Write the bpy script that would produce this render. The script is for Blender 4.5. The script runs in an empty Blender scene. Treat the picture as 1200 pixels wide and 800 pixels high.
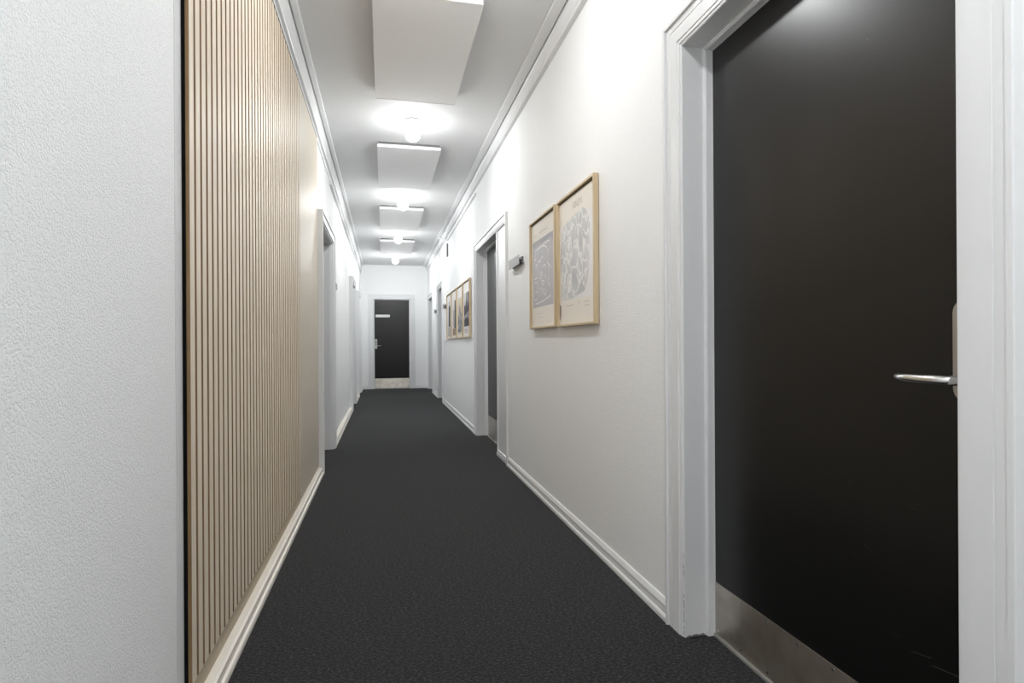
import bpy, bmesh, math, random
from mathutils import Vector, Matrix
random.seed(7)
C = bpy.context.scene.collection

# ------------------------------------------------------------------ materials
def mat(name, color=(.8, .8, .8), rough=.5, metal=0., spec=.5, coat=0., coat_rough=.05):
    m = bpy.data.materials.new(name); m.use_nodes = True
    b = m.node_tree.nodes['Principled BSDF']
    b.inputs['Base Color'].default_value = (*color, 1)
    b.inputs['Roughness'].default_value = rough
    b.inputs['Metallic'].default_value = metal
    b.inputs['Specular IOR Level'].default_value = spec
    b.inputs['Coat Weight'].default_value = coat
    b.inputs['Coat Roughness'].default_value = coat_rough
    return m
def N(m, kind, **kw):
    n = m.node_tree.nodes.new(kind)
    for k, v in kw.items(): setattr(n, k, v)
    return n
def L(m, a, b): m.node_tree.links.new(a, b)
def B(m): return m.node_tree.nodes['Principled BSDF']
def coords(m, scale=(1, 1, 1)):
    t = N(m, 'ShaderNodeTexCoord'); mp = N(m, 'ShaderNodeMapping')
    mp.inputs['Scale'].default_value = scale
    L(m, t.outputs['Object'], mp.inputs['Vector'])
    return mp.outputs['Vector']
def noise(m, vec, scale, detail=3., rough=.5):
    n = N(m, 'ShaderNodeTexNoise'); n.inputs['Scale'].default_value = scale
    n.inputs['Detail'].default_value = detail; n.inputs['Roughness'].default_value = rough
    L(m, vec, n.inputs['Vector']); return n.outputs['Fac']
def ramp(m, fac, stops):
    r = N(m, 'ShaderNodeValToRGB'); e = r.color_ramp.elements
    while len(e) < len(stops): e.new(.5)
    for i, (p, c) in enumerate(stops): e[i].position = p; e[i].color = (*c, 1)
    L(m, fac, r.inputs['Fac']); return r.outputs['Color']
def bump(m, h, strength, dist):
    b = N(m, 'ShaderNodeBump'); b.inputs['Strength'].default_value = strength
    b.inputs['Distance'].default_value = dist
    L(m, h, b.inputs['Height']); L(m, b.outputs['Normal'], B(m).inputs['Normal'])

M = {}
# stippled painted wall
m = M['wall'] = mat('stippled_white_wall_paint', (.925, .93, .93), .62, spec=.3)
v = coords(m); a = noise(m, v, 210, 3, .6); big = noise(m, v, 38, 2)
mx = N(m, 'ShaderNodeMath', operation='MULTIPLY_ADD'); L(m, ramp(m, a, [(.36, (0, 0, 0)), (.50, (.8, .8, .8)), (.7, (1, 1, 1))]), mx.inputs[0])
mx.inputs[1].default_value = 1.; L(m, big, mx.inputs[2])
bump(m, mx.outputs[0], .55, .0016)
# smooth ceiling paint
m = M['ceiling'] = mat('white_ceiling_paint', (.75, .755, .755), .7, spec=.2)
bump(m, noise(m, coords(m), 60, 3), .08, .001)
m = M['trim'] = mat('white_gloss_trim_paint', (.785, .79, .793), .38, spec=.45)
bump(m, noise(m, coords(m), 18, 2), .02, .001)
M['cream_trim'] = mat('cream_gloss_trim_paint', (.84, .795, .72), .38, spec=.45)
m = M['panel_cloth'] = mat('white_acoustic_cloth', (.92, .92, .92), .85, spec=.1)
bump(m, noise(m, coords(m), 700, 2), .15, .0005)
m = M['panel_edge'] = mat('white_acoustic_edge', (.8, .8, .8), .6)
# carpet
m = M['carpet'] = mat('charcoal_carpet', (.03, .03, .032), .95, spec=.05)
v = coords(m); a = noise(m, v, 120, 3, .8); c = noise(m, coords(m, (70, 150, 1)), 1., 3, .7)
ad = N(m, 'ShaderNodeMath', operation='ADD'); L(m, a, ad.inputs[0]); L(m, c, ad.inputs[1])
hf = N(m, 'ShaderNodeMath', operation='MULTIPLY'); L(m, ad.outputs[0], hf.inputs[0]); hf.inputs[1].default_value = .5
L(m, ramp(m, hf.outputs[0], [(.38, (.004, .004, .0043)), (.50, (.019, .019, .0205)), (.62, (.07, .07, .073))]), B(m).inputs['Base Color'])
B(m).inputs['Sheen Weight'].default_value = .12; B(m).inputs['Sheen Roughness'].default_value = .5
bump(m, hf.outputs[0], .8, .004)
# oak
def oak(name, c0, c1, rough=.5):
    m = mat(name, c0, rough, spec=.35); v = coords(m, (60, 60, 2.2))
    a = noise(m, v, 1.6, 5, .6)
    L(m, ramp(m, a, [(.3, c0), (.7, c1)]), B(m).inputs['Base Color'])
    bump(m, a, .08, .001); return m
M['oak'] = oak('pale_oak_slat', (.74, .635, .50), (.84, .745, .62))
M['oak_back'] = oak('oak_backing_board', (.36, .25, .15), (.45, .33, .21))
M['oak_flat'] = oak('pale_oak_veneer', (.58, .515, .415), (.64, .58, .485), .45)
M['oak_frame'] = oak('oak_picture_frame', (.56, .43, .26), (.70, .57, .38), .45)
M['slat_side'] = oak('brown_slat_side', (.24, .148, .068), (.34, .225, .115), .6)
M['oak_rail'] = oak('tan_oak_rail', (.47, .38, .265), (.55, .46, .34))
M['felt'] = mat('black_felt_and_shadow', (.008, .008, .008), .95, spec=.05)  # felt edge and picture backs, also the painted shadow strips under the cornice
# door leaf: satin black laminate with a few pale nicks
m = M['door'] = mat('satin_black_laminate', (.0035, .0034, .003), .307, spec=.5)
v = coords(m, (1, 1, 1)); s = noise(m, v, 46, 1.5, .5)
L(m, ramp(m, s, [(.0, (.0035, .0034, .003)), (.795, (.0035, .0034, .003)), (.815, (.10, .10, .095))]), B(m).inputs['Base Color'])
r_ = noise(m, coords(m, (3, 3, 1.2)), 3, 4, .6)
mr = N(m, 'ShaderNodeMapRange'); L(m, r_, mr.inputs[0]); mr.inputs[3].default_value = .302; mr.inputs[4].default_value = .312
L(m, mr.outputs[0], B(m).inputs['Roughness'])
m = M['steel'] = mat('brushed_steel', (.56, .55, .53), .38, 1.)
v = coords(m, (4, 4, 260)); bump(m, noise(m, v, 1.5, 3), .05, .001)
tg = N(m, 'ShaderNodeTangent', direction_type='UV_MAP'); tg.uv_map = 'brush'; L(m, tg.outputs[0], B(m).inputs['Tangent']); B(m).inputs['Anisotropic'].default_value = .85; B(m).inputs['Anisotropic Rotation'].default_value = .25
m2 = noise(m, coords(m, (9, 9, 9)), 1.2, 4)
L(m, ramp(m, m2, [(.3, (.46, .425, .375)), (.7, (.62, .585, .53))]), B(m).inputs['Base Color'])
M['chrome'] = mat('satin_chrome', (.72, .71, .69), .22, 1.)
M['satin'] = mat('satin_steel_plate', (.50, .48, .45), .36, 1.)
M['alu'] = mat('brushed_aluminium_sign', (.38, .38, .38), .5, .3)
M['white_plate'] = mat('white_sign_plate', (.82, .82, .8), .4)
M['lamp_base'] = mat('white_ceramic', (.8, .8, .8), .3)
M['dark_metal'] = mat('dark_grey_metal', (.16, .16, .16), .45, .3)
M['scuff'] = mat('grey_scuff', (.16, .155, .15), .8)
M['scratch'] = mat('pale_scratch', (.05, .05, .048), .8)
M['threshold'] = mat('pale_threshold_strip', (.62, .60, .56), .4, .6)
for k, nm, e in (('globe', 'lit_opal_glass', 118), ('globe_soft', 'softly_lit_opal_glass', 100), ('globe_near', 'strongly_lit_opal_glass', 205), ('globe_bright', 'brightly_lit_opal_glass', 175), ('globe_top', 'dim_opal_glass', 10)):
    m = M[k] = mat(nm, (.9, .9, .9), .3)
    B(m).inputs['Emission Color'].default_value = (.975, .99, 1., 1); B(m).inputs['Emission Strength'].default_value = e
# posters
M['paper'] = mat('cream_poster_paper', (.87, .81, .72), .6, coat=.35)
M['paper_white'] = mat('white_poster_paper', (.86, .83, .79), .6, coat=.35)
M['paper_sand'] = mat('sand_poster_paper', (.72, .62, .46), .6, coat=.35)
M['ink_lilac'] = mat('lilac_grey_ink', (.50, .485, .515), .6, coat=.3)
M['ink_lilac_dark'] = mat('darker_lilac_ink', (.37, .355, .39), .6, coat=.3)
M['ink_white'] = mat('white_line_ink', (.84, .82, .80), .6, coat=.3)
M['ink_text'] = mat('faint_grey_lettering', (.56, .51, .45), .6)
M['ink_navy'] = mat('navy_ink', (.03, .04, .075), .6, coat=.3)
M['ink_blue'] = mat('slate_blue_ink', (.12, .15, .24), .6, coat=.3)
M['ink_grey'] = mat('pale_grey_ink', (.55, .53, .50), .6, coat=.3)
M['ink_plum'] = mat('dark_plum_ink', (.045, .032, .05), .6, coat=.3)
M['ink_mauve'] = mat('dusty_mauve_ink', (.30, .24, .26), .6, coat=.3)
M['ink_brown'] = mat('warm_brown_ink', (.35, .25, .17), .6, coat=.3)
m = M['veined'] = mat('grey_veined_print', (.5, .5, .5), .6, coat=.3)
v = coords(m, (1, 1, .8)); nz = N(m, 'ShaderNodeTexNoise'); nz.inputs['Scale'].default_value = 9; L(m, v, nz.inputs['Vector'])
mxv = N(m, 'ShaderNodeMixRGB', blend_type='LINEAR_LIGHT'); mxv.inputs[0].default_value = .10
L(m, v, mxv.inputs[1]); L(m, nz.outputs['Color'], mxv.inputs[2])
vo = N(m, 'ShaderNodeTexVoronoi', feature='DISTANCE_TO_EDGE'); vo.inputs['Scale'].default_value = 10.5; L(m, mxv.outputs[0], vo.inputs['Vector'])
tone = noise(m, v, 7, 3)
veins = ramp(m, vo.outputs['Distance'], [(.035, (1, 1, 1)), (.085, (0, 0, 0))])
mc = N(m, 'ShaderNodeMixRGB'); L(m, veins, mc.inputs[0])
L(m, ramp(m, tone, [(.32, (.44, .445, .45)), (.62, (.64, .635, .62))]), mc.inputs[1]); mc.inputs[2].default_value = (.80, .79, .76, 1)
L(m, mc.outputs[0], B(m).inputs['Base Color'])
m = M['mosaic'] = mat('blue_mosaic_print', (.2, .2, .3), .6, coat=.3)
vo = N(m, 'ShaderNodeTexVoronoi', feature='F1'); vo.inputs['Scale'].default_value = 24; L(m, coords(m), vo.inputs['Vector'])
L(m, ramp(m, vo.outputs['Color'], [(.25, (.05, .07, .14)), (.5, (.16, .20, .30)), (.75, (.55, .52, .45))]), B(m).inputs['Base Color'])

# ------------------------------------------------------------------ mesh helpers
def box(bm, x0, x1, y0, y1, z0, z1, bev=0.):
    b2 = bmesh.new()
    vs = [b2.verts.new(p) for p in ((x0, y0, z0), (x1, y0, z0), (x1, y1, z0), (x0, y1, z0), (x0, y0, z1), (x1, y0, z1), (x1, y1, z1), (x0, y1, z1))]
    for f in ((0, 3, 2, 1), (4, 5, 6, 7), (0, 1, 5, 4), (1, 2, 6, 5), (2, 3, 7, 6), (3, 0, 4, 7)): b2.faces.new([vs[i] for i in f])
    if bev: bmesh.ops.bevel(b2, geom=b2.edges[:], offset=bev, segments=2, affect='EDGES', profile=.5)
    merge(bm, b2)
def merge(bm, b2, mtx=None):
    if mtx is not None: bmesh.ops.transform(b2, matrix=mtx, verts=b2.verts)
    t = bpy.data.meshes.new('tmp'); b2.to_mesh(t); b2.free(); bm.from_mesh(t); bpy.data.meshes.remove(t)
def obj(name, bm, m, parent=None, smooth=False, kind=None):
    bmesh.ops.recalc_face_normals(bm, faces=bm.faces[:])
    me = bpy.data.meshes.new(name); bm.to_mesh(me); bm.free()
    if smooth:
        for p in me.polygons: p.use_smooth = True
    me.materials.append(m)
    o = bpy.data.objects.new(name, me); C.objects.link(o)
    if parent:
        o.parent = parent; o.matrix_parent_inverse = Matrix.Identity(4)
    if kind: o['kind'] = kind
    return o
def boxes(name, m, parent, *bs, bev=0., kind=None):
    bm = bmesh.new()
    for b in bs: box(bm, *b, bev=bev)
    return obj(name, bm, m, parent, kind=kind)
def tag(o, label, cat, group=None, kind=None):
    o['label'] = label; o['category'] = cat
    if group: o['group'] = group
    if kind: o['kind'] = kind
    return o
def empty(name, loc, label, cat, group=None, kind=None):
    o = bpy.data.objects.new(name, None); C.objects.link(o); o.location = loc; o.empty_display_size = .1
    return tag(o, label, cat, group, kind)
def extrude_y(bm, prof, y0, y1):
    """closed (x,z) profile run along y"""
    a = [bm.verts.new((x, y0, z)) for x, z in prof]; b = [bm.verts.new((x, y1, z)) for x, z in prof]
    n = len(prof)
    for i in range(n): bm.faces.new((a[i], a[(i+1) % n], b[(i+1) % n], b[i]))
    bm.faces.new(a[::-1]); bm.faces.new(b)
def extrude_x(bm, prof, x0, x1):
    a = [bm.verts.new((x0, y, z)) for y, z in prof]; b = [bm.verts.new((x1, y, z)) for y, z in prof]
    n = len(prof)
    for i in range(n): bm.faces.new((a[i], a[(i+1) % n], b[(i+1) % n], b[i]))
    bm.faces.new(a[::-1]); bm.faces.new(b)
def lathe(bm, prof, seg=40, close=True):
    """(r,z) profile round the z axis"""
    rings = []
    for r, z in prof:
        if r < 1e-6: rings.append([bm.verts.new((0, 0, z))])
        else: rings.append([bm.verts.new((r*math.cos(2*math.pi*i/seg), r*math.sin(2*math.pi*i/seg), z)) for i in range(seg)])
    for a, b in zip(rings, rings[1:]):
        for i in range(seg):
            j = (i+1) % seg
            if len(a) == 1 and len(b) == 1: continue
            if len(a) == 1: bm.faces.new((a[0], b[i], b[j]))
            elif len(b) == 1: bm.faces.new((a[i], a[j], b[0]))
            else: bm.faces.new((a[i], a[j], b[j], b[i]))
def tube(bm, pts, r, seg=14):
    pts = [Vector(p) for p in pts]; rings = []
    rs = r if isinstance(r, (list, tuple)) else [r]*len(pts)
    up = None
    for i, p in enumerate(pts):
        d = (pts[min(i+1, len(pts)-1)]-pts[max(i-1, 0)]).normalized()
        u = d.orthogonal().normalized() if up is None else (up-d*up.dot(d)).normalized()
        up = u; w = d.cross(u)
        rings.append([bm.verts.new(p+u*math.cos(2*math.pi*k/seg)*rs[i]+w*math.sin(2*math.pi*k/seg)*rs[i]) for k in range(seg)])
    for a, b in zip(rings, rings[1:]):
        for k in range(seg): bm.faces.new((a[k], a[(k+1) % seg], b[(k+1) % seg], b[k]))
    bm.faces.new(rings[0][::-1]); bm.faces.new(rings[-1])
def arc_pts(cx, cz, r, a0, a1, n=6):
    return [(cx+r*math.cos(math.radians(a0+(a1-a0)*i/n)), cz+r*math.sin(math.radians(a0+(a1-a0)*i/n))) for i in range(n+1)]
def rounded(x0, x1, z0, z1, r, n=6):
    return arc_pts(x1-r, z1-r, r, 0, 90, n)+arc_pts(x0+r, z1-r, r, 90, 180, n)+arc_pts(x0+r, z0+r, r, 180, 270, n)+arc_pts(x1-r, z0+r, r, 270, 360, n)

# wall-side frames: (s along wall, d into the wall, z up) -> world
XR, XL, YE = 1.05, -.535, 13.95
HC = 2.96
Y0 = -1.6
def side_map(side):
    if side == 'R': return lambda s, d, z: (XR+d, s, z)
    if side == 'L': return lambda s, d, z: (XL-d, s, z)
    return lambda s, d, z: (s, YE+d, z)
def sbox(bm, P, s0, s1, d0, d1, z0, z1, bev=0.):
    a, b = P(s0, d0, z0), P(s1, d1, z1)
    box(bm, min(a[0], b[0]), max(a[0], b[0]), min(a[1], b[1]), max(a[1], b[1]), z0, z1, bev)
def splate(bm, P, outline, d0, d1):
    a = [bm.verts.new(P(s, d0, z)) for s, z in outline]; b = [bm.verts.new(P(s, d1, z)) for s, z in outline]
    n = len(outline)
    for i in range(n): bm.faces.new((a[i], a[(i+1) % n], b[(i+1) % n], b[i]))
    bm.faces.new(a[::-1]); bm.faces.new(b)

# ------------------------------------------------------------------ openings
# side, s0, s1 (clear opening between liners), head height
ZH = 2.11
LIN = .014
D = {
 'door_1': ('R', .853, 1.845, ZH), 'door_2': ('R', 4.875, 6.47, ZH+.005), 'door_3': ('R', 10.40, 11.24, ZH), 'door_4': ('R', 12.55, 13.62, ZH),
 'door_5': ('L', 4.955, 5.99, ZH-.045), 'door_6': ('L', 9.55, 10.55, ZH-.045), 'door_7': ('L', 12.02, 12.95, ZH-.045),
 'door_8': ('E', -.227, .615, 2.135),
}
WT = .24
def wall_with_openings(name, side, s_start, s_end, label):
    P = side_map(side); bm = bmesh.new(); s = s_start
    for (sd, a, b, zh) in sorted(v for v in D.values() if v[0] == side):
        a, b, zh = a-LIN, b+LIN, zh+LIN
        sbox(bm, P, s, a, 0, WT, 0, HC); sbox(bm, P, a, b, 0, WT, zh, HC); s = b
    sbox(bm, P, s, s_end, 0, WT, 0, HC)
    o = obj(name, bm, M['wall'], kind='structure'); tag(o, label, 'wall')
wall_with_openings('wall_right', 'R', Y0, YE+WT, 'long white stippled corridor wall on the right holding the pictures')
wall_with_openings('wall_left', 'L', Y0, YE+WT, 'long white stippled corridor wall on the left behind the slats')
wall_with_openings('wall_end', 'E', XL, XR, 'short white wall closing the far end of the corridor')
o = boxes('floor', M['carpet'], None, (XL-WT-.3, XR+WT+.3, Y0, YE+WT, -.1, 0), kind='structure'); tag(o, 'charcoal grey carpet floor running the length of the corridor', 'floor')
o = boxes('ceiling', M['ceiling'], None, (XL-WT, XR+WT, Y0, YE+WT, HC, HC+.1), kind='structure'); tag(o, 'plain white corridor ceiling', 'ceiling')

# cornices
bm = bmesh.new()
pr = [(XR, 2.846), (1.022, 2.846), (1.018, 2.850), (1.018, 2.864), (1.013, 2.868)] + [(1.013-.013*(1-math.cos(math.radians(q))), 2.868+.066*math.sin(math.radians(q))) for q in (0, 20, 40, 60, 80, 90)] + \
     [(1.0, 2.954), (.992, 2.954), (.992, 2.938), (.988, 2.936), (.940, 2.943), (.935, 2.946), (.935, HC), (XR, HC)]
extrude_y(bm, pr, Y0, YE); o = obj('trim_1', bm, M['trim'], kind='structure'); tag(o, 'stepped white cornice moulding above the right wall', 'cornice')
bm = bmesh.new()
pl = [(XL, 2.738), (-.524, 2.738), (-.522, 2.742), (-.522, 2.772), (-.525, 2.778), (-.507, 2.779), (-.504, 2.783), (-.504, 2.80)] + [(-.504+.004*math.sin(math.radians(q)), 2.80+.12*q/90) for q in (0, 30, 60, 90)] + \
     [(-.500, 2.953), (-.493, 2.953), (-.493, 2.936), (-.489, 2.934), (-.461, 2.942), (-.457, 2.945), (-.457, HC), (XL, HC)]
extrude_y(bm, pl, Y0, YE); o = obj('trim_2', bm, M['trim'], kind='structure'); tag(o, 'stepped white cornice moulding above the slatted left wall', 'cornice')

# cable trunking strips under the cornices, starting half way down the corridor
o = boxes('trunking_right', M['trim'], None, (1.028, XR, 6.5, 9.5, 2.772, 2.8), bev=.004, kind='structure'); tag(o, 'thin white cable trunking under the cornice of the right wall', 'trim')
o = boxes('trunking_left', M['trim'], None, (XL, -.508, 6.1, 10.4, 2.695, 2.722), bev=.004, kind='structure'); tag(o, 'thin white cable trunking under the cornice of the left wall', 'trim')
t = empty('cable_bracket', (1.03, 9.5, 2.76), 'dark narrow bracket with white cable loop hanging below the right cornice', 'bracket')
boxes('hanging_bar', M['dark_metal'], t, (-.002, .016, -.19, -.07, -.25, -.035), bev=.004).location = (0, .1, 0)
bm = bmesh.new(); tube(bm, [(.01, 0, .012), (-.018, .0, .05), (-.02, .02, .07), (-.055, .25, .1), (-.085, .55, .165), (-.088, .75, .192)], .007, 10); obj('white_cable', bm, M['trim'], t, True)

# baseboards
def baseboards(name, side, spans, label, depth=.022):
    P = side_map(side); bm = bmesh.new()
    k = depth/.022
    prof = [(0, 0), (-.022*k, 0), (-.022*k, .014), (-.0185*k, .021), (-.0135*k, .0225), (-.0125*k, .045), (-.0145*k, .05), (-.0145*k, .056), (-.006, .074), (0, .076)]
    if side == 'L': prof = [(0, 0), (-.055, 0), (-.055, .012), (-.052, .019), (-.044, .021), (-.043, .042), (-.0445, .046), (-.0445, .05), (-.036, .0555), (0, .056)]
    for s0, s1 in spans:
        a = [bm.verts.new(P(s0, d, z)) for d, z in prof]; b = [bm.verts.new(P(s1, d, z)) for d, z in prof]; n = len(prof)
        for i in range(n): bm.faces.new((a[i], a[(i+1) % n], b[(i+1) % n], b[i]))
        bm.faces.new(a[::-1]); bm.faces.new(b)
    o = obj(name, bm, M['cream_trim' if side == 'L' else 'trim'], kind='structure'); tag(o, label, 'baseboard')
CW = .112
baseboards('baseboard_right', 'R', [(Y0, .853-CW), (1.845+CW, 4.875-.075), (6.47+.1, 10.4-.1), (11.24+.1, 12.55-.1), (13.62+.1, YE)], 'white two-step baseboard along the right wall')
baseboards('baseboard_left', 'L', [(Y0, 4.955-.1), (5.99+.1, 9.55-.1), (10.55+.1, 12.02-.1), (12.95+.1, YE)], 'white two-step baseboard along the left wall under the slats')
baseboards('baseboard_end', 'E', [(-.48, -.227-.125), (.615+.125, 1.03)], 'white baseboard either side of the far end door')

# ------------------------------------------------------------------ doors
def sweep_frame(bm, P, s0, s1, zt, prof):
    st = []
    for o, d in prof:
        st.append([bm.verts.new(P(s0-o, d, 0)), bm.verts.new(P(s0-o, d, zt+o)), bm.verts.new(P(s1+o, d, zt+o)), bm.verts.new(P(s1+o, d, 0))])
    n = len(prof)
    for i in range(n):
        a, b = st[i], st[(i+1) % n]
        for k in range(3): bm.faces.new((a[k], a[k+1], b[k+1], b[k]))
def door(name, label, handle=None, cw=CW, proud=.016, rec=.105, leaf_span=None, kick=True, sign=False, mirror=False):
    side, s0, s1, zt = D[name]; P = side_map(side)
    t = empty(name, P((s0+s1)/2, 0, 0), label, 'door', kind='structure')
    off = Vector(t.location)
    Q = lambda s, d, z: tuple(Vector(P(s, d, z))-off)
    p = proud
    st0 = rec-.03
    prof = [(0, -.006), (.003, -p*.55), (.010, -p*.55), (.011, -p*.8), (.022, -p*.8), (.024, -p*1.0), (.070, -p*1.0), (.0715, -p*.86), (.0735, -p*.86), (.075, -p), (cw-.013, -p), (cw-.013, -p-.009), (cw-.002, -p-.009), (cw, -p-.006), (cw, 0),
            (LIN-.002, 0), (LIN-.002, WT-.02), (-.013, WT-.02), (-.013, rec), (-.012, rec-.003), (-.012, st0+.006), (-.010, st0+.003), (-.006, st0+.003), (-.004, st0), (0, st0)]
    bm = bmesh.new(); sweep_frame(bm, Q, s0, s1, zt, prof)
    obj('door_frame', bm, M['trim'], t)
    a, b = leaf_span or (s0-.006, s1+.006)
    a2, b2 = a, b
    # leaf sits behind the stop
    bm = bmesh.new(); sbox(bm, Q, a2, b2, rec+.002, rec+.042, .012, zt+.006, .0015); leaf = obj('door_leaf', bm, M['door'], t)
    bm = bmesh.new(); sbox(bm, Q, s0, s1, rec-.007, rec+.05, 0, .011, .001); obj('threshold', bm, M['threshold'], t)
    if kick:
        k0, k1 = max(a, s0)+.014, min(b, s1)-.014
        z1 = .196 if side == 'R' and name == 'door_1' else .245
        bm = bmesh.new(); sbox(bm, Q, k0, k1, rec-.0005, rec+.002, .014, z1, .0004); kp = obj('kick_plate', bm, M['steel'], leaf)
        uv = kp.data.uv_layers.new(name='brush')
        for lp_ in kp.data.loops:
            c_ = kp.data.vertices[lp_.vertex_index].co
            uv.data[lp_.index].uv = ((c_.x if side == 'E' else c_.y), c_.z)
        n = 8
        for i in range(n):
            s = k0+.02+(k1-k0-.04)*i/(n-1)
            for z in (.028, z1-.012):
                bm = bmesh.new(); splate(bm, Q, [(s+.004*math.cos(q), z+.004*math.sin(q)) for q in [2*math.pi*j/10 for j in range(10)]], rec-.0018, rec-.0003)
                obj('screw', bm, M['chrome'], leaf)
    if handle:
        hs, hz0, hz1, lz, dirn = handle
        bm = bmesh.new(); splate(bm, Q, rounded(hs-.031, hs+.031, hz0, hz1, .029), rec-.010, rec+.003)
        e = [x for x in bm.edges if abs(Vector(x.verts[0].co-x.verts[1].co).length) < .3]
        lp = obj('lock_plate', bm, M['satin'], t)
        for cz, r in ((hz1-.035, .011), (hz1-.085, .017), (hz1-.135, .011)):
            bm = bmesh.new(); splate(bm, Q, [(hs+r*math.cos(q), cz+r*math.sin(q)) for q in [2*math.pi*j/24 for j in range(24)]], rec-.015, rec-.008)
            obj('lock_cylinder', bm, M['dark_metal'], lp)
        bm = bmesh.new()
        tube(bm, [Q(hs, rec-.004, lz), Q(hs, rec-.03, lz), Q(hs, rec-.048, lz), Q(hs+dirn*.004, rec-.056, lz), Q(hs+dirn*.014, rec-.06, lz), Q(hs+dirn*.05, rec-.061, lz), Q(hs+dirn*.09, rec-.06, lz+.001), Q(hs+dirn*.118, rec-.056, lz+.002), Q(hs+dirn*.122, rec-.055, lz+.002)],
             [.011, .011, .0105, .010, .0095, .0095, .009, .008, .004], 16)
        obj('lever_handle', bm, M['chrome'], lp, True)
    if sign:
        sa, sb, z0, z1 = sign
        bm = bmesh.new(); sbox(bm, Q, sa, sb, rec-.004, rec+.002, z0, z1, .001); obj('name_plate', bm, M['white_plate'], t)['label'] = 'blank white strip plate on the far door'
    return t, Q
t1, Q1 = door('door_1', 'large black door in the right foreground with steel kick plate', handle=(.914, .926, 1.138, .972, 1))
# worn paint on the arris of the near frame: irregular chips low down
bm = bmesh.new()
z = .01
while z < .30:
    h = random.uniform(.006, .022); w = random.uniform(.0012, .003)*(1.2-z*2.5)
    s = 1.845+.0035+random.uniform(-.0005, .0008)
    if random.random() < .7: sbox(bm, Q1, s, s+max(w, .0008), -.0098, -.0086, z, z+h)
    z += h+random.uniform(.0, .012)
for x in range(16):
    d = x*.0048; sbox(bm, Q1, 1.8438, 1.8452, d, d+.0046, .001, .003+random.random()*.005)
obj('scuff_marks', bm, M['scuff'], t1)['label'] = 'dark chipped paint low on the near frame'

bm = bmesh.new()
for s_, z_, l_, a_ in ((1.172, .546, .016, .6), (1.18, .55, .008, -.8), (1.16, .54, .006, .2), (1.215, .512, .014, -.6), (1.128, .516, .005, .3), (1.361, .549, .004, 0), (1.667, .523, .004, 0), (1.226, .691, .02, -.7),
                       (1.042, .686, .03, -.35), (1.05, .676, .022, -.3), (.989, .539, .007, .9), (1.032, .357, .05, -.2), (1.096, .37, .03, -.1), (.975, .352, .06, -.15)):
    c_, n_ = math.cos(a_), math.sin(a_); w_ = .0006
    splate(bm, Q1, [(s_-c_*l_/2-n_*w_, z_-n_*l_/2+c_*w_), (s_-c_*l_/2+n_*w_, z_-n_*l_/2-c_*w_), (s_+c_*l_/2+n_*w_, z_+n_*l_/2-c_*w_), (s_+c_*l_/2-n_*w_, z_+n_*l_/2+c_*w_)], .1067, .1075)
obj('scratch_marks', bm, M['scratch'], t1)['label'] = 'small pale scratches low on the black leaf'
t2, Q2 = door('door_2', 'wide recessed doorway midway on the right with a dark door', cw=.08, proud=.016, leaf_span=(5.30, 6.39))
# white side infill panel with its own plinth in the near part of the opening
bm = bmesh.new(); sbox(bm, Q2, 4.875, 5.295, .004, .10, 0, ZH+.005, .002); sbox(bm, Q2, 5.272, 5.30, -.006, .10, 0, ZH+.004, .002)
ip = obj('infill_panel', bm, M['trim'], t2)
bm = bmesh.new(); sbox(bm, Q2, 4.878, 5.30, -.012, .004, 0, .03, .002); sbox(bm, Q2, 4.878, 5.271, -.008, .004, .036, .055, .003); obj('plinth', bm, M['trim'], ip)
door('door_3', 'narrow recessed doorway on the right beyond the row of four pictures', cw=.09)
door('door_4', 'last recessed doorway on the right beside the end wall', cw=.09)
door('door_5', 'recessed doorway on the left just past the slatted panel', cw=.095, proud=.05, rec=.14)
door('door_6', 'second recessed doorway along the left wall', cw=.095, proud=.05, rec=.14)
door('door_7', 'last recessed doorway on the left beside the end wall', cw=.095, proud=.05, rec=.14)
door('door_8', 'black door at the far end of the corridor with steel kick plate', handle=(-.182, .953, 1.193, 1.03, 1), cw=.122, proud=.02, rec=.045, sign=(-.187, .147, 1.712, 1.775))

# ------------------------------------------------------------------ slatted wall panel
XF = -.517
t = empty('slatted_panel', (XL, 1.715, .0), 'tall pale oak slatted acoustic panel fixed to the near left wall', 'wall panel')
off = Vector(t.location)
def lb(name, m, x0, x1, y0, y1, z0, z1, bev=0., parent=None):
    bm = bmesh.new(); box(bm, x0-off.x, x1-off.x, y0-off.y, y1-off.y, z0-off.z, z1-off.z, bev); return obj(name, bm, m, parent or t)
ZS0, ZS1 = .118, 2.722
pitch = .0556; nsl = 38; ys = 1.715
lb('backing_board', M['oak_back'], XL+.0005, -.5315, ys+.002, ys+pitch*nsl, .117, ZS1)
lb('bottom_rail', M['oak_rail'], XL+.0005, -.5215, ys+.002, ys+pitch*nsl, .057, .1165, .001)
lb('felt_edge', M['felt'], XL+.0005, -.527, ys-.0065, ys+.0015, .058, ZS1)['label'] = 'black felt edge at the near end'
lb('shadow_strip_top', M['felt'], XL+.0005, -.519, ys, ys+pitch*nsl, ZS1+.0005, 2.7375)['label'] = 'black strip painted as the shadow along the top'  # black strip put in as the shadow line below the cornice
for i in range(nsl):
    y = ys+i*pitch
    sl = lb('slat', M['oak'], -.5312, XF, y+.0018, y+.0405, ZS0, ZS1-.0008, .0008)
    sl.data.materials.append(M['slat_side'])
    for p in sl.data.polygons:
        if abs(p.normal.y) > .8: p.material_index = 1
t = empty('veneer_panel', (XL, ys+pitch*nsl+.004, 0), 'smooth pale oak panel between the slats and the left doorway', 'wall panel')
off = Vector(t.location)
lb('board', M['oak_flat'], XL+.0005, XF, ys+pitch*nsl+.003, 4.845, .070, ZS1, .0015)
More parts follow.
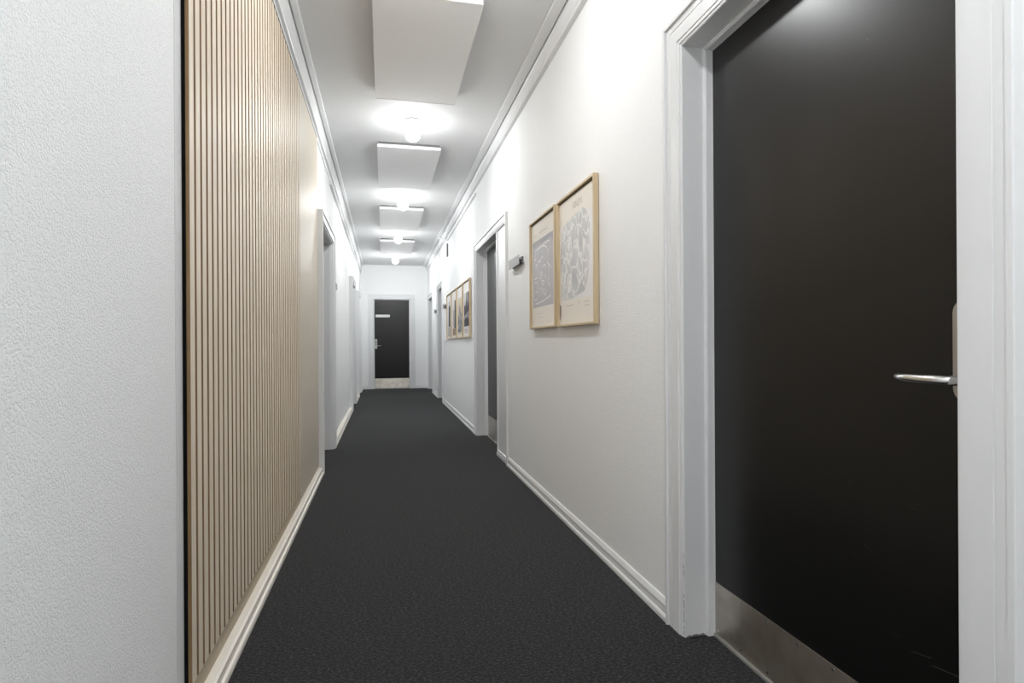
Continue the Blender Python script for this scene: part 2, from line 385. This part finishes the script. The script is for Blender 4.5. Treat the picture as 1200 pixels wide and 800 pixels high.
lb('shadow_strip_top', M['felt'], XL+.0005, -.519, ys+pitch*nsl+.003, 4.845, ZS1+.0005, 2.7375)['label'] = 'black strip painted as the shadow along the top'
o = boxes('trim_3', M['trim'], None, (XL, XL+.0006, 1.656, 1.7075, .078, 2.735), kind='structure'); tag(o, 'smooth white edge strip where the near wall meets the slats', 'trim')

# ------------------------------------------------------------------ ceiling panels and lamps
def ceiling_panel(y0, y1, x0, x1, label):
    t = empty('ceiling_panel', ((x0+x1)/2, (y0+y1)/2, HC), label, 'ceiling panel', 'white acoustic panels along the ceiling')
    hx, hy = (x1-x0)/2, (y1-y0)/2
    boxes('panel_board', M['panel_cloth'], t, (-hx+.003, hx-.003, -hy+.003, hy-.003, -.052, -.026), bev=.003)
    bm = bmesh.new()
    for b in ((-hx, hx, -hy, -hy+.006), (-hx, hx, hy-.006, hy), (-hx, -hx+.006, -hy, hy), (hx-.006, hx, -hy, hy)): box(bm, *b, -.0535, -.024, .0015)
    obj('edge_frame', bm, M['panel_edge'], t)
    boxes('spacer_frame', M['dark_metal'], t, (-hx+.014, hx-.014, -hy+.012, hy-.012, -.026, 0))['label'] = 'dark recessed spacer against the ceiling'
ceiling_panel(3.07, 4.41, -.052, .548, 'nearest and largest white rectangular ceiling panel, cut by the top of the picture')
ceiling_panel(5.47, 6.87, -.052, .548, 'second white ceiling panel, between the first and second lit globe lamps')
ceiling_panel(7.96, 9.42, -.052, .555, 'third white ceiling panel, between the second and third lit globe lamps')
ceiling_panel(10.45, 11.95, -.058, .558, 'farthest white ceiling panel, before the end wall')
def ceiling_lamp(x, y, label):
    t = empty('ceiling_lamp', (x, y, HC), label, 'ceiling lamp', 'globe lamps along the ceiling')
    bm = bmesh.new(); lathe(bm, [(0, 0), (.066, 0), (.068, -.006), (.066, -.014), (.058, -.018), (0, -.018)]); obj('base_ring', bm, M['lamp_base'], t, True)
    bm = bmesh.new(); lathe(bm, [(0, -.017), (.046, -.017), (.047, -.03), (.044, -.055), (.040, -.062), (0, -.062)]); obj('lamp_holder', bm, M['lamp_base'], t, True)
    bm = bmesh.new(); cz, r = -.118, .064
    ball = lambda a0, a1, n: [(r*math.sin(math.radians(a0+(a1-a0)*i/n)), cz+r*math.cos(math.radians(a0+(a1-a0)*i/n))) for i in range(n+1)]
    lathe(bm, ball(106, 180, 9)+[(0, cz-r)]); g = obj('globe', bm, M['globe_near' if y < 1 else 'globe_bright' if y > 12 else 'globe' if y > 3 else 'globe_soft'], t, True)
    bm = bmesh.new(); lathe(bm, [(0, -.058), (.036, -.058), (.036, -.066)]+ball(38, 106, 9)); obj('globe_shoulder', bm, M['globe_top'], t, True)['label'] = 'dimmer upper half of the lit globe'
for y, l in ((0., 'lit white globe ceiling lamp nearest overhead'), (2.45, 'lit white globe ceiling lamp before the largest panel'),
             (4.91, 'nearest lit globe lamp in view, just beyond the largest ceiling panel'), (7.43, 'second lit globe lamp in view, beyond the second ceiling panel'),
             (9.86, 'third lit globe lamp in view, beyond the third ceiling panel'), (12.35, 'farthest lit globe lamp, near the end wall')):
    ceiling_lamp(.25, y, l)

# ------------------------------------------------------------------ pictures
def px(s, d, z): return (s, d, z)
def picture(y0, y1, z0, z1, label, group, build, name='framed_poster', paper='paper'):
    """frame on the right wall; local frame: s runs from far (left in view) to near (right in view), facing -X"""
    t = empty(name, (XR, (y0+y1)/2, z0), label, 'picture', group)
    w, h = abs(y1-y0), z1-z0
    P = lambda s, d, z: (-.004-d, w/2-s, z)       # s: 0 at the far/left edge, d: out from the wall
    def pb(bm, s0, s1, d0, d1, za, zb, bev=0.):
        a, b = P(s0, d0, za), P(s1, d1, zb)
        box(bm, b[0], a[0], min(a[1], b[1]), max(a[1], b[1]), za, zb, bev)
    fw, fd = .0125, .027
    bm = bmesh.new()
    pb(bm, 0, fw, 0, fd, 0, h, .001); pb(bm, w-fw, w, 0, fd, 0, h, .001); pb(bm, fw-.0005, w-fw+.0005, 0, fd, 0, fw, .001); pb(bm, fw-.0005, w-fw+.0005, 0, fd, h-fw, h, .001)
    obj('frame', bm, M['oak_frame'], t)
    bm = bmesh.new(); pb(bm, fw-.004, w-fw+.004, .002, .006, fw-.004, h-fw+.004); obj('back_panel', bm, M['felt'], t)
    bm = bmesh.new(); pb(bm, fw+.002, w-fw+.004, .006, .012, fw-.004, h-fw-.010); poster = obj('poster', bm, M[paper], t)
    def shape(nm, m, outline, lift=.0006, parent=poster):
        """outline in unit coordinates of the poster"""
        bm = bmesh.new(); pts = [(fw+u*(w-2*fw), fw+v*(h-2*fw)) for u, v in outline]
        a = [bm.verts.new(P(s, .0121+lift, z)) for s, z in pts]; b = [bm.verts.new(P(s, .0119, z)) for s, z in pts]; n = len(pts)
        for i in range(n): bm.faces.new((a[i], a[(i+1) % n], b[(i+1) % n], b[i]))
        bm.faces.new(a); bm.faces.new(b[::-1])
        bmesh.ops.triangulate(bm, faces=[f for f in bm.faces if len(f.verts) > 4])
        return obj(nm, bm, M[m], parent)
    def strokes(nm, m, lines, wd=.007, lift=.0012):
        bm = bmesh.new()
        for ln in lines:
            pts = [Vector((fw+u*(w-2*fw), fw+v*(h-2*fw))) for u, v in ln]
            for k in range(1, 3):   # soften the hand-drawn corners
                q = [pts[0]]
                for a, b in zip(pts, pts[1:]): q += [a*.75+b*.25, a*.25+b*.75]
                pts = q+[pts[-1]]
            Lr = []
            for i, p in enumerate(pts):
                d = (pts[min(i+1, len(pts)-1)]-pts[max(0, i-1)])
                d = d.normalized() if d.length > 1e-9 else Vector((1, 0)); nn = Vector((-d.y, d.x))*wd/2*random.uniform(.75, 1.2)
                Lr.append((bm.verts.new(P(*( (p+nn).x, .0121+lift, (p+nn).y))), bm.verts.new(P(*((p-nn).x, .0121+lift, (p-nn).y)))))
            for a, b in zip(Lr, Lr[1:]): bm.faces.new((a[0], b[0], b[1], a[1]))
        return obj(nm, bm, M[m], poster)
    def text(nm, s, u0, v0, size, m='ink_text'):
        cu = bpy.data.curves.new(nm, 'FONT'); cu.body = s; cu.size = size; cu.extrude = .0003
        tmp = bpy.data.objects.new(nm, cu); C.objects.link(tmp); bpy.context.view_layer.update()
        me = bpy.data.meshes.new_from_object(tmp.evaluated_get(bpy.context.evaluated_depsgraph_get())); bpy.data.objects.remove(tmp)
        bm = bmesh.new(); bm.from_mesh(me); bpy.data.meshes.remove(me)
        for v_ in bm.verts:
            s_, z_ = fw+u0*(w-2*fw)+v_.co.x, fw+v0*(h-2*fw)+v_.co.y
            v_.co = Vector(P(s_, .0124+v_.co.z, z_))
        return obj(nm, bm, M[m], poster)
    build(shape, strokes, text)
    return t
def rect(u0, u1, v0, v1): return [(u0, v0), (u1, v0), (u1, v1), (u0, v1)]
def dashes(u0, u1, v, n, amp=.004):
    out = []; u = u0
    for i in range(n):
        d = (u1-u0)/n; out.append([(u, v), (u+d*.35, v+random.uniform(-amp, amp)), (u+d*.72, v)]); u += d
    return out
def poster_lines(shape, strokes, text):
    shape('print_ground', 'ink_lilac', rect(.07, .90, .185, .815)); shape('print_band', 'ink_lilac_dark', [(.07, .765), (.3, .775), (.6, .785), (.82, .78), (.90, .74), (.90, .815), (.07, .815)], .0009)
    L_ = [[(.16, .74), (.17, .72), (.24, .735), (.5, .745), (.72, .755), (.78, .75), (.76, .73)], [(.24, .66), (.26, .71), (.38, .735), (.55, .735), (.68, .70), (.74, .63), (.72, .58), (.73, .45), (.71, .35)],
          [(.2, .70), (.15, .66), (.16, .64), (.21, .645)], [(.3, .615), (.36, .60), (.46, .635), (.52, .64)], [(.5, .54), (.56, .56), (.62, .55), (.62, .51)], [(.66, .57), (.7, .56), (.78, .53), (.82, .50)],
          [(.14, .46), (.22, .465), (.28, .46)], [(.14, .42), (.23, .43), (.27, .41), (.25, .37), (.31, .36), (.24, .33)], [(.17, .33), (.28, .34), (.30, .38)], [(.37, .44), (.41, .49), (.47, .51), (.46, .46), (.42, .43)],
          [(.46, .415), (.53, .42), (.57, .40), (.53, .375), (.47, .385), (.46, .41)], [(.13, .40), (.11, .33), (.12, .27), (.17, .25), (.25, .26), (.28, .32), (.26, .35)], [(.35, .28), (.38, .34), (.43, .36), (.47, .33), (.45, .28)],
          [(.5, .30), (.52, .35), (.57, .33), (.55, .29), (.61, .28), (.65, .33)], [(.18, .22), (.35, .225), (.55, .235), (.8, .26), (.81, .29)], [(.7, .62), (.76, .66), (.80, .70)], [(.55, .47), (.6, .45), (.63, .42)], [(.2, .55), (.22, .60), (.27, .58)], [(.75, .38), (.78, .36), (.77, .33)]]
    strokes('white_line_drawing', 'ink_white', L_, .0085)
    for d_, w_ in ((dashes(.1, .32, .865, 1), .004), (dashes(.36, .84, .87, 1, .012), .006), (dashes(.28, .62, .12, 1), .003), (dashes(.32, .56, .085, 1), .003)): strokes('faint_text_line', 'ink_text', d_, w_)
def poster_veins(shape, strokes, text):
    o = []
    o += [(.07, .22), (.09, .20), (.2, .205), (.4, .20), (.55, .215), (.72, .235), (.80, .30), (.84, .40), (.85, .50), (.86, .62), (.86, .70), (.83, .77), (.76, .825), (.68, .845), (.5, .83), (.3, .82), (.16, .795), (.10, .76), (.07, .70), (.06, .5), (.065, .35)]
    shape('print_ground', 'ink_white', rect(.045, .93, .185, .80), .0003)
    shape('veined_shape', 'veined', o, .0012)
    text('title_lettering', 'VINEN', .40, .88, .056)
    for d_ in (dashes(.2, .52, .148, 1), dashes(.72, .9, .15, 1), dashes(.72, .9, .125, 1), [[(.56, .15), (.58, .175), (.6, .14), (.61, .17)]]): strokes('faint_text_line', 'ink_text', d_, .004)
    shape('border_mark', 'ink_mauve', [(.0, .04), (.03, .05), (.05, .1), (.045, .15), (.0, .17)], .0008)
def poster_navy(shape, strokes, text):
    shape('grey_ground', 'ink_grey', rect(.18, .86, .04, .25)); shape('navy_figure', 'ink_navy', [(.34, .26), (.7, .26), (.72, .40), (.68, .52), (.74, .66), (.66, .74), (.5, .76), (.38, .72), (.42, .60), (.36, .48), (.38, .38)], .0012); shape('grey_head', 'ink_grey', [(.4, .765), (.62, .765), (.66, .80), (.58, .84), (.44, .84), (.36, .80)])
def poster_stripe(shape, strokes, text):
    shape('brown_base', 'ink_brown', rect(.2, .9, .05, .20)); shape('dark_stripe', 'ink_navy', [(.52, .20), (.8, .20), (.84, .5), (.82, .78), (.6, .80), (.62, .6), (.54, .4)], .0012); shape('grey_column', 'ink_grey', rect(.24, .48, .22, .60))
def poster_mosaic(shape, strokes, text):
    shape('sand_ground', 'paper_sand', rect(.12, .92, .06, .78), .0003); shape('blue_mosaic', 'mosaic', [(.18, .10), (.84, .10), (.86, .30), (.72, .34), (.80, .42), (.62, .50), (.46, .48), (.34, .44), (.22, .46), (.3, .30)], .0012); shape('navy_spire', 'ink_blue', [(.42, .48), (.58, .48), (.56, .58), (.5, .64), (.45, .57)], .0016)
def poster_plum(shape, strokes, text):
    shape('plum_ground', 'ink_plum', rect(.12, .92, .185, .80)); shape('mauve_fold', 'ink_mauve', [(.14, .30), (.5, .36), (.9, .42), (.9, .46), (.6, .44), (.3, .38), (.14, .36)], .0012); shape('pale_drape', 'ink_grey', [(.14, .6), (.3, .55), (.44, .66), (.46, .80), (.14, .80)], .0012); shape('grey_glow', 'ink_mauve', [(.56, .56), (.66, .54), (.72, .68), (.68, .80), (.54, .80)], .0012)
    for d_ in (dashes(.16, .88, .12, 1), dashes(.2, .8, .08, 1)): strokes('faint_text_line', 'ink_mauve', d_, .008)
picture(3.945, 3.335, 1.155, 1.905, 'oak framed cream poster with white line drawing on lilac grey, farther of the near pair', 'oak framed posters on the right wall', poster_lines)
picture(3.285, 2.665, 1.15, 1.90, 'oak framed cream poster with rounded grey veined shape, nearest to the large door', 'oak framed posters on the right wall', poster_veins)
W4 = (9.48-6.87)/4
for i, (bf, pp, lab) in enumerate(((poster_navy, 'paper_white', 'oak framed white poster with dark navy figure, farthest of the row of four'), (poster_stripe, 'paper_white', 'oak framed white poster with dark upright stripe over brown, second farthest of four'),
                               (poster_mosaic, 'paper_white', 'oak framed sand poster with blue mosaic mound, third along the row of four'), (poster_plum, 'paper_white', 'oak framed white poster with dark plum picture, nearest of the row of four'))):
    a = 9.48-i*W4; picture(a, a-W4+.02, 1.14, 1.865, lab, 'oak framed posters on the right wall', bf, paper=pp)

# ------------------------------------------------------------------ door signs
def door_sign(side, s0, s1, z0, z1, label, out=.038):
    P = side_map(side); t = empty('door_sign', P((s0+s1)/2, 0, (z0+z1)/2), label, 'sign', 'metal signs standing off the walls'); off = Vector(t.location)
    Q = lambda s, d, z: tuple(Vector(P(s, d, z+off.z))-off)
    h = (z1-z0)/2; hs = (s1-s0)/2; c = (s0+s1)/2
    bm = bmesh.new(); a, b = Q(s0, -out, -h), Q(s1, -out+.004, h); box(bm, min(a[0], b[0]), max(a[0], b[0]), min(a[1], b[1]), max(a[1], b[1]), -h, h, .0008); obj('sign_plate', bm, M['alu'], t)
    for k in (-1, 1):
        s = c+k*hs*.62
        bm = bmesh.new(); tube(bm, [Q(s, 0, 0), Q(s, -out+.002, 0)], .008, 12); obj('standoff_pin', bm, M['dark_metal'], t)
    bm = bmesh.new(); a, b = Q(s0+.012, -.012, -h*.7), Q(s1-.012, 0, h*.7); box(bm, min(a[0], b[0]), max(a[0], b[0]), min(a[1], b[1]), max(a[1], b[1]), -h*.7, h*.7); obj('back_bracket', bm, M['dark_metal'], t)
door_sign('R', 4.235, 4.60, 1.662, 1.737, 'grey metal sign between the near picture pair and the recessed right doorway')
door_sign('R', 9.74, 10.02, 1.672, 1.752, 'small metal sign just beyond the row of four pictures')
door_sign('R', 11.5, 11.8, 1.685, 1.765, 'small metal sign between the two farthest right doorways')
door_sign('L', 6.22, 6.56, 1.655, 1.72, 'pale metal sign on the left wall past the first doorway')

# ------------------------------------------------------------------ light, world, camera
w = bpy.data.worlds.new('World'); bpy.context.scene.world = w; w.use_nodes = True
bg = w.node_tree.nodes['Background']; bg.inputs[0].default_value = (.96, .98, 1., 1); bg.inputs[1].default_value = .3
f = 666.7; psi = math.atan(150.3/f); roll = .0057
cam = bpy.data.cameras.new('camera'); cam.sensor_width = 36; cam.lens = f/1200*36; cam.clip_start = .02
cam.shift_y = 3.1/1200
co = bpy.data.objects.new('camera', cam); C.objects.link(co)
co.matrix_world = Matrix.Translation((0, 0, 1.05)) @ Matrix.Rotation(-psi, 4, 'Z') @ Matrix.Rotation(math.pi/2, 4, 'X') @ Matrix.Rotation(-roll, 4, 'Z')
sc = bpy.context.scene; sc.camera = co
sc.view_settings.view_transform = 'Standard'; sc.view_settings.look = 'None'; sc.view_settings.gamma = 1; sc.view_settings.use_curve_mapping = False
sc.view_settings.exposure = 1.34
sc.cycles.use_denoising = True
sc.cycles.max_bounces = 18; sc.cycles.diffuse_bounces = 16; sc.cycles.sample_clamp_indirect = 10
